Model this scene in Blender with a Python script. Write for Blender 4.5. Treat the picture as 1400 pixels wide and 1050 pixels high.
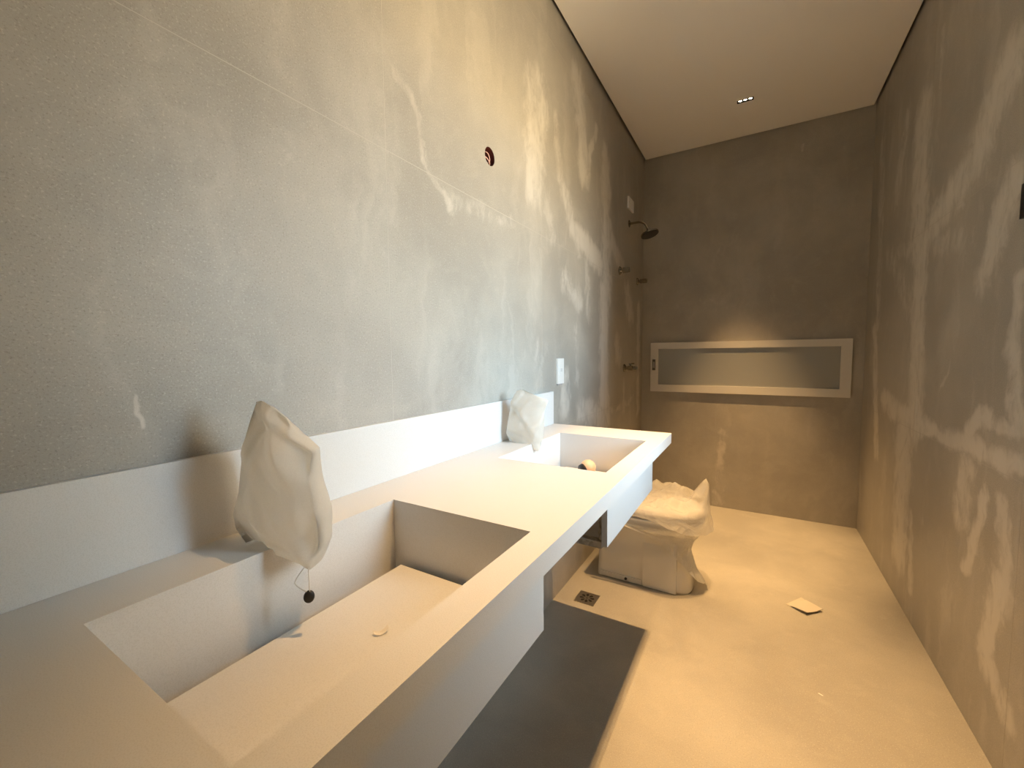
import bpy, bmesh, math, random
from mathutils import Vector, Matrix, noise

# ------------------------------------------------------------------ clear
for o in list(bpy.data.objects):
    bpy.data.objects.remove(o, do_unlink=True)
scene = bpy.context.scene
C = scene.collection
random.seed(4)

# room dimensions (metres): x across, y along the vanity wall, z up
W, D, H = 1.457, 3.583, 2.79
NEAR = -1.10                       # wall behind the camera
WY0, WY1, WZ0, WZ1 = 0.80, 1.60, 0.98, 2.10     # daylight window in the right wall

# ------------------------------------------------------------------ camera
FL, YAW, PITCH, ROLL = 566.70, 0.5331, -0.0676, -0.0092
cam_d = bpy.data.cameras.new('camera')
cam_d.sensor_fit = 'HORIZONTAL'; cam_d.sensor_width = 36.0
cam_d.lens = FL / 1400.0 * 36.0
cam_d.clip_start = 0.01
cam = bpy.data.objects.new('camera', cam_d); C.objects.link(cam)
fwd = Vector((-math.sin(YAW)*math.cos(PITCH), math.cos(YAW)*math.cos(PITCH), math.sin(PITCH)))
rgt = Vector((math.cos(YAW), math.sin(YAW), 0)); up = rgt.cross(fwd)
r2 = rgt*math.cos(ROLL) + up*math.sin(ROLL); u2 = -rgt*math.sin(ROLL) + up*math.cos(ROLL)
m = Matrix(((r2.x, u2.x, -fwd.x), (r2.y, u2.y, -fwd.y), (r2.z, u2.z, -fwd.z))).to_4x4()
m.translation = Vector((0.8372, 0.0, 1.2044))
cam.matrix_world = m
scene.camera = cam

# ------------------------------------------------------------------ world, daylight, exposure
SKY_STRENGTH = 22.0
world = bpy.data.worlds.new('sky'); scene.world = world
world.use_nodes = True
wn = world.node_tree; wn.nodes.clear()
wo = wn.nodes.new('ShaderNodeOutputWorld'); wb = wn.nodes.new('ShaderNodeBackground')
wt = wn.nodes.new('ShaderNodeTexCoord'); wsep = wn.nodes.new('ShaderNodeSeparateXYZ')
wr = wn.nodes.new('ShaderNodeValToRGB')
wn.links.new(wt.outputs['Generated'], wsep.inputs[0])
wmr = wn.nodes.new('ShaderNodeMapRange')
wmr.inputs['From Min'].default_value = -1; wmr.inputs['From Max'].default_value = 1
wn.links.new(wsep.outputs['Z'], wmr.inputs['Value']); wn.links.new(wmr.outputs[0], wr.inputs[0])
e = wr.color_ramp.elements
e[0].position = 0.44; e[0].color = (1.20, 0.88, 0.53, 1)
e[1].position = 0.50; e[1].color = (0.64, 0.83, 1.0, 1)
wn.links.new(wr.outputs[0], wb.inputs['Color']); wb.inputs['Strength'].default_value = SKY_STRENGTH
wn.links.new(wb.outputs[0], wo.inputs['Surface'])

# light portal filling the window opening (guides sky sampling, emits nothing itself)
pd = bpy.data.lights.new('window_portal', 'AREA'); pd.shape = 'RECTANGLE'
pd.size = WY1 - WY0; pd.size_y = WZ1 - WZ0
pd.cycles.is_portal = True
po = bpy.data.objects.new('window_portal', pd); C.objects.link(po)
po.matrix_world = Matrix(((0, 0, 1, W+0.19), (1, 0, 0, (WY0+WY1)/2), (0, 1, 0, (WZ0+WZ1)/2), (0, 0, 0, 1)))

vs = scene.view_settings
vs.view_transform = 'Standard'; vs.look = 'None'; vs.gamma = 1.0; vs.use_curve_mapping = False
vs.exposure = 0.2
SPOT_W = 112.0
WARM = (1.0, 0.59, 0.235)

# ------------------------------------------------------------------ material helpers
def new_mat(name):
    mt = bpy.data.materials.new(name); mt.use_nodes = True
    nt = mt.node_tree; b = nt.nodes['Principled BSDF']
    return mt, nt, b

def simple(name, col, rough=0.5, metal=0.0, spec=0.5):
    mt, nt, b = new_mat(name)
    b.inputs['Base Color'].default_value = (*col, 1); b.inputs['Roughness'].default_value = rough
    b.inputs['Metallic'].default_value = metal; b.inputs['Specular IOR Level'].default_value = spec
    return mt

class NG:
    """tiny helper for building node graphs"""
    def __init__(s, nt): s.nt = nt
    def n(s, t, **kw):
        x = s.nt.nodes.new(t)
        for k, v in kw.items(): setattr(x, k, v)
        return x
    def put(s, sock, v):
        if isinstance(v, bpy.types.NodeSocket): s.nt.links.new(v, sock)
        else: sock.default_value = v
    def math(s, op, a, b=None, clamp=False):
        x = s.n('ShaderNodeMath', operation=op, use_clamp=clamp); s.put(x.inputs[0], a)
        if b is not None: s.put(x.inputs[1], b)
        return x.outputs[0]
    def vmath(s, op, a, b=None, out=0, scale=None):
        x = s.n('ShaderNodeVectorMath', operation=op); s.put(x.inputs[0], a)
        if b is not None: s.put(x.inputs[1], b)
        if scale is not None: s.put(x.inputs['Scale'], scale)
        return x.outputs[out]
    def noise(s, vec, scale, detail=3, rough=0.55, dist=0.0, out=0):
        x = s.n('ShaderNodeTexNoise'); s.put(x.inputs['Vector'], vec)
        x.inputs['Scale'].default_value = scale; x.inputs['Detail'].default_value = detail
        x.inputs['Roughness'].default_value = rough; x.inputs['Distortion'].default_value = dist
        return x.outputs[out]
    def maprange(s, v, a, b, c=0.0, d=1.0, smooth=True):
        x = s.n('ShaderNodeMapRange', interpolation_type='SMOOTHSTEP' if smooth else 'LINEAR')
        for i, q in enumerate((v, a, b, c, d)): s.put(x.inputs[i], q)
        return x.outputs[0]
    def mix(s, f, a, b):
        x = s.n('ShaderNodeMix', data_type='RGBA')
        s.put(x.inputs[0], f); s.put(x.inputs[6], a); s.put(x.inputs[7], b)
        return x.outputs[2]

def stone_tile(name, axes, strokes, base=(0.395, 0.370, 0.328), haze=(0.64, 0.605, 0.545), general=0.10, rough=0.42):
    """taupe stoneware with fine grit and lighter smears of dried grout; axes = the two world axes of the wall"""
    mt, nt, b = new_mat(name); g = NG(nt)
    geo = g.n('ShaderNodeNewGeometry'); sep = g.n('ShaderNodeSeparateXYZ'); g.put(sep.inputs[0], geo.outputs['Position'])
    comb = g.n('ShaderNodeCombineXYZ')
    g.put(comb.inputs[0], sep.outputs[axes[0]]); g.put(comb.inputs[1], sep.outputs[axes[1]])
    P = comb.outputs[0]
    # grain
    grit = g.noise(P, 300, 3, 0.7); fleck = g.noise(P, 260, 2, 0.5); cloud = g.noise(P, 2.2, 4, 0.6, 0.4); mid = g.noise(P, 9, 4, 0.65, 0.6)
    c = g.mix(g.maprange(cloud, 0.3, 0.7), (base[0]*.88, base[1]*.88, base[2]*.88, 1), (base[0]*1.10, base[1]*1.10, base[2]*1.09, 1))
    c = g.mix(g.math('MULTIPLY', g.maprange(mid, 0.52, 0.75), 0.25), c, (base[0]*1.3, base[1]*1.3, base[2]*1.28, 1))
    c = g.mix(g.math('MULTIPLY', g.maprange(grit, 0.54, 0.68), 0.55), c, (base[0]*.55, base[1]*.53, base[2]*.5, 1))
    c = g.mix(g.math('MULTIPLY', g.maprange(fleck, 0.58, 0.70), 0.45), c, (base[0]*1.5, base[1]*1.5, base[2]*1.5, 1))
    if strokes:
        wv = g.vmath('SUBTRACT', g.noise(P, 7.0, 3, 0.6, out=1), (0.5, 0.5, 0.5))
        Q = g.vmath('ADD', P, g.vmath('SCALE', wv, scale=0.11))
        Q2 = g.n('ShaderNodeMapping'); g.put(Q2.inputs['Vector'], Q); Q2.inputs['Scale'].default_value = (1.0, 0.16, 1.0)
        Q3 = g.n('ShaderNodeMapping'); g.put(Q3.inputs['Vector'], P); Q3.inputs['Scale'].default_value = (1.0, 0.55, 1.0)
        streak = g.noise(Q2.outputs[0], 42, 5, 0.7, 0.5)
        patch = g.noise(Q3.outputs[0], 11, 5, 0.62, 1.1)
        sepq = g.n('ShaderNodeSeparateXYZ'); g.put(sepq.inputs[0], Q)
        flat = g.n('ShaderNodeCombineXYZ'); g.put(flat.inputs[0], sepq.outputs[0]); g.put(flat.inputs[1], sepq.outputs[1])
        total = None
        for (ax, ay, bx, by, w, s) in strokes:
            ba = (bx-ax, by-ay, 0.0); L2 = max(1e-6, ba[0]**2 + ba[1]**2)
            pa = g.vmath('SUBTRACT', flat.outputs[0], (ax, ay, 0.0))
            t = g.math('MULTIPLY', g.vmath('DOT_PRODUCT', pa, ba, out=1), 1.0/L2, clamp=True)
            d = g.vmath('LENGTH', g.vmath('SUBTRACT', pa, g.vmath('SCALE', ba, scale=t)), out=1)
            v = g.maprange(d, w*2.1, w*0.25, 0.0, s**0.5)
            total = v if total is None else g.math('MAXIMUM', total, v)
        detail = g.math('ADD', g.math('MULTIPLY', g.maprange(patch, 0.30, 0.70, smooth=False), 0.62), g.math('MULTIPLY', g.maprange(streak, 0.30, 0.70, smooth=False), 0.38))
        f = g.maprange(g.math('ADD', g.math('MULTIPLY', total, 0.66), g.math('MULTIPLY', detail, 0.50)), 0.54, 0.92)
        f = g.math('MULTIPLY', f, g.math('POWER', total, 0.8))
        wash = g.math('MULTIPLY', g.maprange(g.noise(Q2.outputs[0], 9, 4, 0.6, 0.6), 0.5, 0.75), general)
        f = g.math('MULTIPLY', g.math('MAXIMUM', f, wash), 0.92)
        c = g.mix(f, c, (*haze, 1))
    g.put(b.inputs['Base Color'], c)
    g.put(b.inputs['Roughness'], g.maprange(cloud, 0.2, 0.8, rough-0.06, rough+0.10))
    b.inputs['Specular IOR Level'].default_value = 0.35
    bp = g.n('ShaderNodeBump'); bp.inputs['Strength'].default_value = 0.22; bp.inputs['Distance'].default_value = 0.0015
    g.put(bp.inputs['Height'], grit); g.put(b.inputs['Normal'], bp.outputs[0])
    return mt

SM_L = [(1.657, 2.347, 1.605, 1.934, 0.12, 0.7), (2.119, 2.626, 2.229, 2.188, 0.09, 0.8), (2.405, 2.518, 2.229, 2.168, 0.034, 0.8), (2.583, 2.424, 2.629, 1.604, 0.10, 0.9), (2.57, 1.596, 2.582, 0.902, 0.10, 1), (2.071, 1.854, 2.482, 1.761, 0.074, 1), (1.929, 1.994, 2.123, 1.81, 0.078, 0.7), (1.974, 1.577, 2.145, 1.496, 0.074, 0.7), (2.182, 0.901, 2.645, 0.774, 0.09, 0.8), (1.945, 0.929, 1.964, 1.077, 0.07, 0.7), (3.096, 1.662, 3.205, 1.511, 0.11, 0.8), (3.451, 1.589, 3.465, 0.751, 0.06, 0.8), (2.746, 1.928, 2.956, 1.823, 0.078, 0.8), (2.847, 1.282, 2.903, 1.18, 0.08, 0.7), (0.806, 1.988, 0.923, 1.871, 0.02, 0.35), (0.923, 1.871, 0.971, 1.738, 0.021, 0.4), (0.971, 1.738, 1.03, 1.682, 0.021, 0.45), (0.625, 1.725, 0.923, 1.871, 0.047, 0.12), (0.44, 1.692, 0.511, 1.594, 0.021, 0.18), (0.511, 1.594, 0.653, 1.475, 0.023, 0.18), (0.251, 1.152, 0.253, 1.097, 0.006, 0.9), (1.417, 0.99, 1.723, 1.719, 0.088, 0.25), (1.681, 1.258, 1.643, 1.03, 0.07, 0.35), (1.03, 1.693, 1.842, 1.746, 0.034, 0.3), (0.3, 1.675, 0.44, 1.692, 0.015, 0.2), (1.85, 2.30, 1.90, 2.02, 0.05, 0.5), (2.25, 1.70, 2.30, 1.42, 0.05, 0.6), (2.10, 1.35, 2.12, 1.05, 0.04, 0.5), (1.72, 1.95, 1.80, 1.75, 0.06, 0.45), (3.02, 1.02, 3.05, 0.80, 0.05, 0.5), (2.62, 0.83, 3.30, 0.86, 0.03, 0.5)]
SM_R = [(2.632, 2.266, 2.607, 1.709, 0.13, 0.9), (2.556, 1.697, 2.515, 0.881, 0.11, 0.9), (1.84, 2.046, 2.067, 1.843, 0.11, 0.9), (2.067, 1.843, 2.427, 1.728, 0.09, 0.8), (1.787, 1.686, 1.931, 1.452, 0.08, 0.8), (1.862, 1.626, 1.968, 1.457, 0.031, 0.6), (3.364, 2.442, 3.275, 1.388, 0.08, 0.6), (2.884, 2.367, 3.014, 2.032, 0.07, 0.6), (3.07, 0.944, 2.418, 0.879, 0.063, 0.9), (2.418, 0.879, 1.641, 0.89, 0.04, 0.9), (2.661, 0.788, 2.624, 0.258, 0.14, 0.9), (2.497, 0.482, 2.451, 0.161, 0.041, 0.8), (1.978, 0.784, 1.994, 0.651, 0.075, 0.9), (1.817, 0.756, 1.92, 0.475, 0.034, 0.9), (1.959, 0.925, 1.845, 1.021, 0.035, 0.9), (1.842, 1.003, 1.665, 0.986, 0.03, 0.8), (1.721, 1.205, 1.667, 1.006, 0.05, 0.8), (1.701, 0.534, 1.761, 0.273, 0.062, 0.9), (1.712, 0.767, 1.681, 0.543, 0.037, 0.8), (1.74, 0.287, 1.609, 0.194, 0.05, 0.8), (1.703, 1.405, 1.721, 1.205, 0.039, 0.7), (3.339, 1.348, 3.153, 0.613, 0.065, 0.8), (2.89, 1.718, 2.032, 1.602, 0.065, 0.5), (3.102, 1.742, 2.66, 1.417, 0.09, 0.5), (2.238, 1.051, 2.151, 1.18, 0.015, 0.5), (2.432, 2.515, 2.425, 2.226, 0.026, 0.5)]
SM_B = [(0.619, 0.601, 0.596, 0.014, 0.045, 0.5), (0.459, 1.571, 0.941, 1.644, 0.13, 0.22), (0.4, 1.888, 0.699, 2.015, 0.10, 0.22), (1.065, 2.657, 1.067, 2.608, 0.013, 0.5), (1.19, 0.598, 1.36, 0.409, 0.038, 0.25), (0.149, 2.121, 0.13, 1.474, 0.06, 0.22)]

M = {}
M['tile_left'] = stone_tile('stoneware_left', (1, 2), SM_L, general=0.26)
M['tile_right'] = stone_tile('stoneware_right', (1, 2), SM_R, general=0.36)
M['tile_back'] = stone_tile('stoneware_back', (0, 2), SM_B, general=0.16)
M['floor'] = stone_tile('stoneware_floor', (0, 1), None, base=(0.41, 0.385, 0.34), rough=0.40)
M['grout'] = simple('grout', (0.50, 0.47, 0.42), 0.9)
M['grout_dark'] = simple('grout_grey', (0.40, 0.375, 0.333), 0.9)
M['ceiling'] = simple('ceiling_paint', (0.88, 0.86, 0.83), 0.9)
M['void'] = simple('raw_slab', (0.10, 0.09, 0.08), 0.95)
M['white_plastic'] = simple('white_plastic', (0.80, 0.79, 0.76), 0.35)
M['print'] = simple('grey_print', (0.35, 0.35, 0.36), 0.6)
M['chrome'] = simple('chrome', (0.36, 0.34, 0.30), 0.16, 1.0)
M['steel'] = simple('brushed_steel', (0.45, 0.42, 0.37), 0.33, 1.0)
M['black'] = simple('black_plastic', (0.012, 0.011, 0.011), 0.4)
M['black_metal'] = simple('black_aluminium', (0.015, 0.014, 0.013), 0.45)
M['rubber'] = simple('nozzle_rubber', (0.02, 0.018, 0.015), 0.5)
M['porcelain'] = simple('porcelain', (0.78, 0.76, 0.72), 0.12)
M['cord'] = simple('white_cord', (0.75, 0.72, 0.66), 0.8)
M['paper'] = simple('paper', (0.78, 0.75, 0.70), 0.8)
M['dull_paper'] = simple('dull_paper', (0.56, 0.51, 0.43), 0.8)
M['frame_white'] = simple('painted_frame', (0.66, 0.64, 0.60), 0.4)
M['box_red'] = simple('conduit_box', (0.085, 0.018, 0.016), 0.55)
M['wire'] = simple('pink_wire', (0.78, 0.48, 0.42), 0.5)
M['peach'] = simple('peach_plastic', (0.80, 0.50, 0.34), 0.35)

def quartz():
    mt, nt, b = new_mat('white_quartz'); g = NG(nt)
    geo = g.n('ShaderNodeNewGeometry')
    a = g.noise(geo.outputs['Position'], 700, 1, 0.5); k = g.noise(geo.outputs['Position'], 3, 3, 0.6)
    c = g.mix(g.maprange(a, 0.42, 0.7), (0.71, 0.706, 0.70, 1), (0.64, 0.635, 0.622, 1))
    c = g.mix(g.math('MULTIPLY', g.maprange(k, 0.35, 0.7), 0.2), c, (0.62, 0.60, 0.56, 1))
    g.put(b.inputs['Base Color'], c); b.inputs['Roughness'].default_value = 0.42
    b.inputs['Specular IOR Level'].default_value = 0.4
    return mt
M['quartz'] = quartz()

def raw_edge():
    mt, nt, b = new_mat('raw_stone_edge'); g = NG(nt)
    geo = g.n('ShaderNodeNewGeometry')
    a = g.noise(geo.outputs['Position'], 45, 5, 0.7, 0.6)
    c = g.mix(g.maprange(a, 0.35, 0.65), (0.40, 0.36, 0.28, 1), (0.66, 0.62, 0.54, 1))
    g.put(b.inputs['Base Color'], c); b.inputs['Roughness'].default_value = 0.9
    bp = g.n('ShaderNodeBump'); bp.inputs['Strength'].default_value = 0.6; bp.inputs['Distance'].default_value = 0.004
    g.put(bp.inputs['Height'], a); g.put(b.inputs['Normal'], bp.outputs[0])
    return mt
M['raw'] = raw_edge()

def fabric():
    mt, nt, b = new_mat('white_nonwoven'); g = NG(nt)
    geo = g.n('ShaderNodeNewGeometry')
    a = g.noise(geo.outputs['Position'], 500, 2, 0.6)
    c = g.mix(g.maprange(a, 0.35, 0.7), (0.88, 0.86, 0.82, 1), (0.80, 0.78, 0.73, 1))
    g.put(b.inputs['Base Color'], c); b.inputs['Roughness'].default_value = 0.85
    b.inputs['Specular IOR Level'].default_value = 0.15
    tr = g.n('ShaderNodeBsdfTranslucent'); tr.inputs['Color'].default_value = (0.92, 0.89, 0.83, 1)
    mx = g.n('ShaderNodeMixShader'); mx.inputs[0].default_value = 0.58
    out = nt.nodes['Material Output']
    nt.links.new(b.outputs[0], mx.inputs[1]); nt.links.new(tr.outputs[0], mx.inputs[2]); nt.links.new(mx.outputs[0], out.inputs['Surface'])
    return mt
M['fabric'] = fabric()

def film(name, clear, col):
    """thin crumpled polythene: part see-through, part milky, glossy on top"""
    mt, nt, b = new_mat(name); g = NG(nt)
    out = nt.nodes['Material Output']
    geo = g.n('ShaderNodeNewGeometry')
    w = g.noise(geo.outputs['Position'], 16, 3, 0.5, 2.0)
    bp = g.n('ShaderNodeBump'); bp.inputs['Strength'].default_value = 0.85; bp.inputs['Distance'].default_value = 0.022
    g.put(bp.inputs['Height'], w)
    b.inputs['Base Color'].default_value = (*col, 1); b.inputs['Roughness'].default_value = 0.14
    g.put(b.inputs['Normal'], bp.outputs[0])
    tp = g.n('ShaderNodeBsdfTransparent'); tl = g.n('ShaderNodeBsdfTranslucent'); tl.inputs['Color'].default_value = (*col, 1)
    m1 = g.n('ShaderNodeMixShader'); m1.inputs[0].default_value = 0.45
    nt.links.new(b.outputs[0], m1.inputs[1]); nt.links.new(tl.outputs[0], m1.inputs[2])
    m2 = g.n('ShaderNodeMixShader'); m2.inputs[0].default_value = clear
    nt.links.new(m1.outputs[0], m2.inputs[1]); nt.links.new(tp.outputs[0], m2.inputs[2])
    nt.links.new(m2.outputs[0], out.inputs['Surface'])
    return mt
M['film_clear'] = film('clear_polythene', 0.50, (0.90, 0.88, 0.83))
M['film_milky'] = film('milky_polythene', 0.14, (0.90, 0.88, 0.83))

def frosted():
    mt, nt, b = new_mat('frosted_glass'); g = NG(nt)
    geo = g.n('ShaderNodeNewGeometry')
    b.inputs['Base Color'].default_value = (0.34, 0.35, 0.34, 1); b.inputs['Roughness'].default_value = 0.38
    b.inputs['Specular IOR Level'].default_value = 0.6
    return mt
M['frosted'] = frosted()

def clear_glass():
    mt, nt, b = new_mat('window_glass'); g = NG(nt)
    out = nt.nodes['Material Output']
    tp = g.n('ShaderNodeBsdfTransparent'); tp.inputs['Color'].default_value = (0.93, 0.96, 0.96, 1)
    gl = g.n('ShaderNodeBsdfGlossy'); gl.inputs['Roughness'].default_value = 0.02
    fr = g.n('ShaderNodeFresnel'); mx = g.n('ShaderNodeMixShader')
    nt.links.new(fr.outputs[0], mx.inputs[0]); nt.links.new(tp.outputs[0], mx.inputs[1]); nt.links.new(gl.outputs[0], mx.inputs[2])
    nt.links.new(mx.outputs[0], out.inputs['Surface'])
    return mt
M['glass'] = clear_glass()

def led():
    mt, nt, b = new_mat('led_cell')
    b.inputs['Base Color'].default_value = (1, 0.9, 0.75, 1)
    b.inputs['Emission Color'].default_value = (1.0, 0.82, 0.58, 1); b.inputs['Emission Strength'].default_value = 14
    return mt
M['led'] = led()

# ------------------------------------------------------------------ mesh helpers
def bx(bm, x0, x1, y0, y1, z0, z1):
    v = [bm.verts.new(p) for p in ((x0,y0,z0),(x1,y0,z0),(x1,y1,z0),(x0,y1,z0),(x0,y0,z1),(x1,y0,z1),(x1,y1,z1),(x0,y1,z1))]
    for f in ((0,3,2,1),(4,5,6,7),(0,1,5,4),(1,2,6,5),(2,3,7,6),(3,0,4,7)):
        bm.faces.new([v[i] for i in f])

def obj(name, bm, mat, parent=None, smooth=False, bevel=0.0, seg=2):
    if bevel > 0:
        es = [e for e in bm.edges if e.is_manifold and e.calc_face_angle(0) > 0.6]
        bmesh.ops.bevel(bm, geom=es, offset=bevel, segments=seg, profile=0.5, affect='EDGES', clamp_overlap=True)
    bmesh.ops.recalc_face_normals(bm, faces=bm.faces[:])
    me = bpy.data.meshes.new(name); bm.to_mesh(me); bm.free()
    if isinstance(mat, str): mat = M[mat]
    me.materials.append(mat)
    if smooth:
        for p in me.polygons: p.use_smooth = True
    o = bpy.data.objects.new(name, me); C.objects.link(o)
    if parent is not None:
        o.parent = parent
        o.matrix_parent_inverse = Matrix.Translation(-parent.location)
    return o

def box_obj(name, dims, mat, parent=None, bevel=0.0):
    bm = bmesh.new(); bx(bm, *dims)
    return obj(name, bm, mat, parent, bevel=bevel)

def thing(name, label, cat, loc, group=None):
    o = bpy.data.objects.new(name, None); C.objects.link(o); o.location = loc
    o.empty_display_size = 0.05
    tag(o, label, cat, group); return o

def tag(o, label, cat, group=None):
    o['label'] = label; o['category'] = cat
    if group: o['group'] = group
    return o

def struct(o, label):
    o['kind'] = 'structure'; o['label'] = label; return o

def tube(bm, pts, r, seg=12, cap=True):
    """sweep a circle along pts; r is a number or a list"""
    pts = [Vector(p) for p in pts]; n = len(pts)
    rs = r if isinstance(r, (list, tuple)) else [r]*n
    rings = []; prev = None
    for i, p in enumerate(pts):
        t = (pts[min(i+1, n-1)] - pts[max(i-1, 0)]).normalized()
        if prev is None:
            a = Vector((0, 0, 1)) if abs(t.z) < 0.9 else Vector((1, 0, 0))
            nx = t.cross(a).normalized()
        else:
            nx = (prev - t*prev.dot(t)).normalized()
        prev = nx; ny = t.cross(nx)
        rings.append([bm.verts.new(p + (nx*math.cos(2*math.pi*k/seg) + ny*math.sin(2*math.pi*k/seg))*rs[i]) for k in range(seg)])
    for a, b in zip(rings, rings[1:]):
        for k in range(seg):
            bm.faces.new((a[k], a[(k+1) % seg], b[(k+1) % seg], b[k]))
    if cap:
        bm.faces.new(rings[0][::-1]); bm.faces.new(rings[-1])

def lathe(bm, prof, origin, axis, seg=32):
    """revolve (radius, height) profile about axis through origin"""
    ax = Vector(axis).normalized(); a = Vector((0, 0, 1)) if abs(ax.z) < 0.9 else Vector((1, 0, 0))
    u = ax.cross(a).normalized(); v = ax.cross(u); o = Vector(origin); rings = []
    for (r, h) in prof:
        rings.append([bm.verts.new(o + ax*h + (u*math.cos(2*math.pi*k/seg) + v*math.sin(2*math.pi*k/seg))*max(r, 1e-5)) for k in range(seg)])
    for A, B in zip(rings, rings[1:]):
        for k in range(seg):
            bm.faces.new((A[k], A[(k+1) % seg], B[(k+1) % seg], B[k]))
    bm.faces.new(rings[0][::-1]); bm.faces.new(rings[-1])

def smoothpath(pts, n=8):
    """Catmull-Rom through pts"""
    P = [Vector(p) for p in pts]; out = []
    for i in range(len(P)-1):
        p0, p1, p2, p3 = P[max(i-1, 0)], P[i], P[i+1], P[min(i+2, len(P)-1)]
        for k in range(n):
            t = k/n
            out.append(0.5*((2*p1) + (p2-p0)*t + (2*p0-5*p1+4*p2-p3)*t*t + (3*p1-p0-3*p2+p3)*t**3))
    out.append(P[-1]); return out

# ------------------------------------------------------------------ the room
GAP = 0.0020        # grout joint
REC = 0.0003        # grout sits this far behind the tile faces
TT = 0.010

def rect_cells(r, hole):
    """rectangle r minus hole, as cells"""
    a0, a1, b0, b1 = r
    if hole is None: return [r]
    h0, h1, k0, k1 = hole
    if h1 <= a0 or h0 >= a1 or k1 <= b0 or k0 >= b1: return [r]
    out = []
    A = sorted({a0, a1, min(max(h0, a0), a1), min(max(h1, a0), a1)}); B = sorted({b0, b1, min(max(k0, b0), b1), min(max(k1, b0), b1)})
    for i in range(len(A)-1):
        for j in range(len(B)-1):
            ca, cb = (A[i]+A[i+1])/2, (B[j]+B[j+1])/2
            if not (h0 < ca < h1 and k0 < cb < k1): out.append((A[i], A[i+1], B[j], B[j+1]))
    return out

def tiled_wall(name, label, plane, cuts_a, cuts_b, hole, mat, round_hole=None):
    """plane(a0,a1,b0,b1,d0,d1) -> box dims; d is depth behind the finished face"""
    a_min, a_max = cuts_a[0], cuts_a[-1]; b_min, b_max = cuts_b[0], cuts_b[-1]
    bm = bmesh.new()
    hl = hole
    if round_hole: hl = (round_hole[0]-.036, round_hole[0]+.036, round_hole[1]-.036, round_hole[1]+.036)
    for c in rect_cells((a_min-0.158, a_max+(0.158 if name != 'wall_back' else 0.158), b_min, b_max), hl):
        bx(bm, *plane(c[0], c[1], c[2], c[3], REC, 0.16))
    wall = obj(name, bm, 'grout_dark' if name == 'wall_back' else 'grout')
    struct(wall, label)
    for i in range(len(cuts_a)-1):
        for j in range(len(cuts_b)-1):
            r = (cuts_a[i]+GAP/2, cuts_a[i+1]-GAP/2, cuts_b[j]+GAP/2, cuts_b[j+1]-GAP/2)
            bm = bmesh.new()
            if round_hole and r[0] < round_hole[0] < r[1] and r[2] < round_hole[1] < r[3]:
                n = 32
                pt = lambda a, b, d: Vector((plane(a, a, b, b, d, d)[0], plane(a, a, b, b, d, d)[2], plane(a, a, b, b, d, d)[4]))
                circ = [(round_hole[0]+round_hole[2]*math.cos(2*math.pi*k/n), round_hole[1]+round_hole[2]*math.sin(2*math.pi*k/n)) for k in range(n)]
                outer = []
                for (ca, cb) in circ:     # project circle directions to the rectangle border
                    da, db = ca-round_hole[0], cb-round_hole[1]
                    ta = ((r[1] if da > 0 else r[0])-round_hole[0])/da if abs(da) > 1e-9 else 1e9
                    tb = ((r[3] if db > 0 else r[2])-round_hole[1])/db if abs(db) > 1e-9 else 1e9
                    t = min(ta, tb); outer.append((round_hole[0]+da*t, round_hole[1]+db*t))
                vo = [bm.verts.new(pt(a, b, 0)) for a, b in outer]; vi = [bm.verts.new(pt(a, b, 0)) for a, b in circ]
                vb = [bm.verts.new(pt(a, b, TT)) for a, b in circ]; vob = [bm.verts.new(pt(a, b, TT)) for a, b in outer]
                for k in range(n):
                    q = (k+1) % n
                    bm.faces.new((vo[k], vo[q], vi[q], vi[k])); bm.faces.new((vi[k], vi[q], vb[q], vb[k])); bm.faces.new((vo[k], vo[q], vob[q], vob[k]))
                # fill the four corners left by the fan
                for (A, B) in ((r[0], r[2]), (r[0], r[3]), (r[1], r[2]), (r[1], r[3])):
                    # nearest two outer verts on different sides
                    for k in range(n):
                        q = (k+1) % n
                        s1 = (abs(outer[k][0]-A) < 1e-6, abs(outer[k][1]-B) < 1e-6); s2 = (abs(outer[q][0]-A) < 1e-6, abs(outer[q][1]-B) < 1e-6)
                        if (s1[0] and s2[1] and not s1[1] and not s2[0]) or (s1[1] and s2[0] and not s1[0] and not s2[1]):
                            bm.faces.new((vo[k], bm.verts.new(pt(A, B, 0)), vo[q]))
            else:
                for c in rect_cells(r, hole):
                    if c[1]-c[0] > 1e-4 and c[3]-c[2] > 1e-4:
                        bx(bm, *plane(c[0], c[1], c[2], c[3], 0.0, TT))
            if len(bm.faces): obj('wall_tile', bm, mat, wall)
            else: bm.free()
    return wall

ROWS = [0.0, 0.853, 1.737, 2.62, 3.0]
HOLE = (1.278, 1.913, 0.0315)
wall_left = tiled_wall('wall_left', 'taupe stoneware tiled wall behind the vanity',
    lambda a0, a1, b0, b1, d0, d1: (-d1, -d0, a0, a1, b0, b1), [NEAR, -0.11, 0.79, 1.69, 2.59, D], ROWS, None, M['tile_left'], HOLE)
wall_right = tiled_wall('wall_right', 'taupe stoneware tiled wall smeared with grout haze',
    lambda a0, a1, b0, b1, d0, d1: (W+d0, W+d1, a0, a1, b0, b1), [NEAR, -0.18, 0.72, 1.62, 2.52, D], ROWS, (WY0, WY1, WZ0, WZ1), M['tile_right'])
NX0, NX1, NZ0, NZ1 = 0.076, 1.390, 0.900, 1.301
wall_back = tiled_wall('wall_back', 'taupe stoneware tiled wall at the shower end',
    lambda a0, a1, b0, b1, d0, d1: (a0, a1, D+d0, D+d1, b0, b1), [0.0, 0.573, W], ROWS, (NX0+.02, NX1-.02, NZ0+.02, NZ1-.02), M['tile_back'])
wall_near = box_obj('wall_near', (-0.16, W+0.16, NEAR-0.16, NEAR, 0, 3.0), M['tile_back']); struct(wall_near, 'taupe tiled wall with the entrance door')
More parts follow.
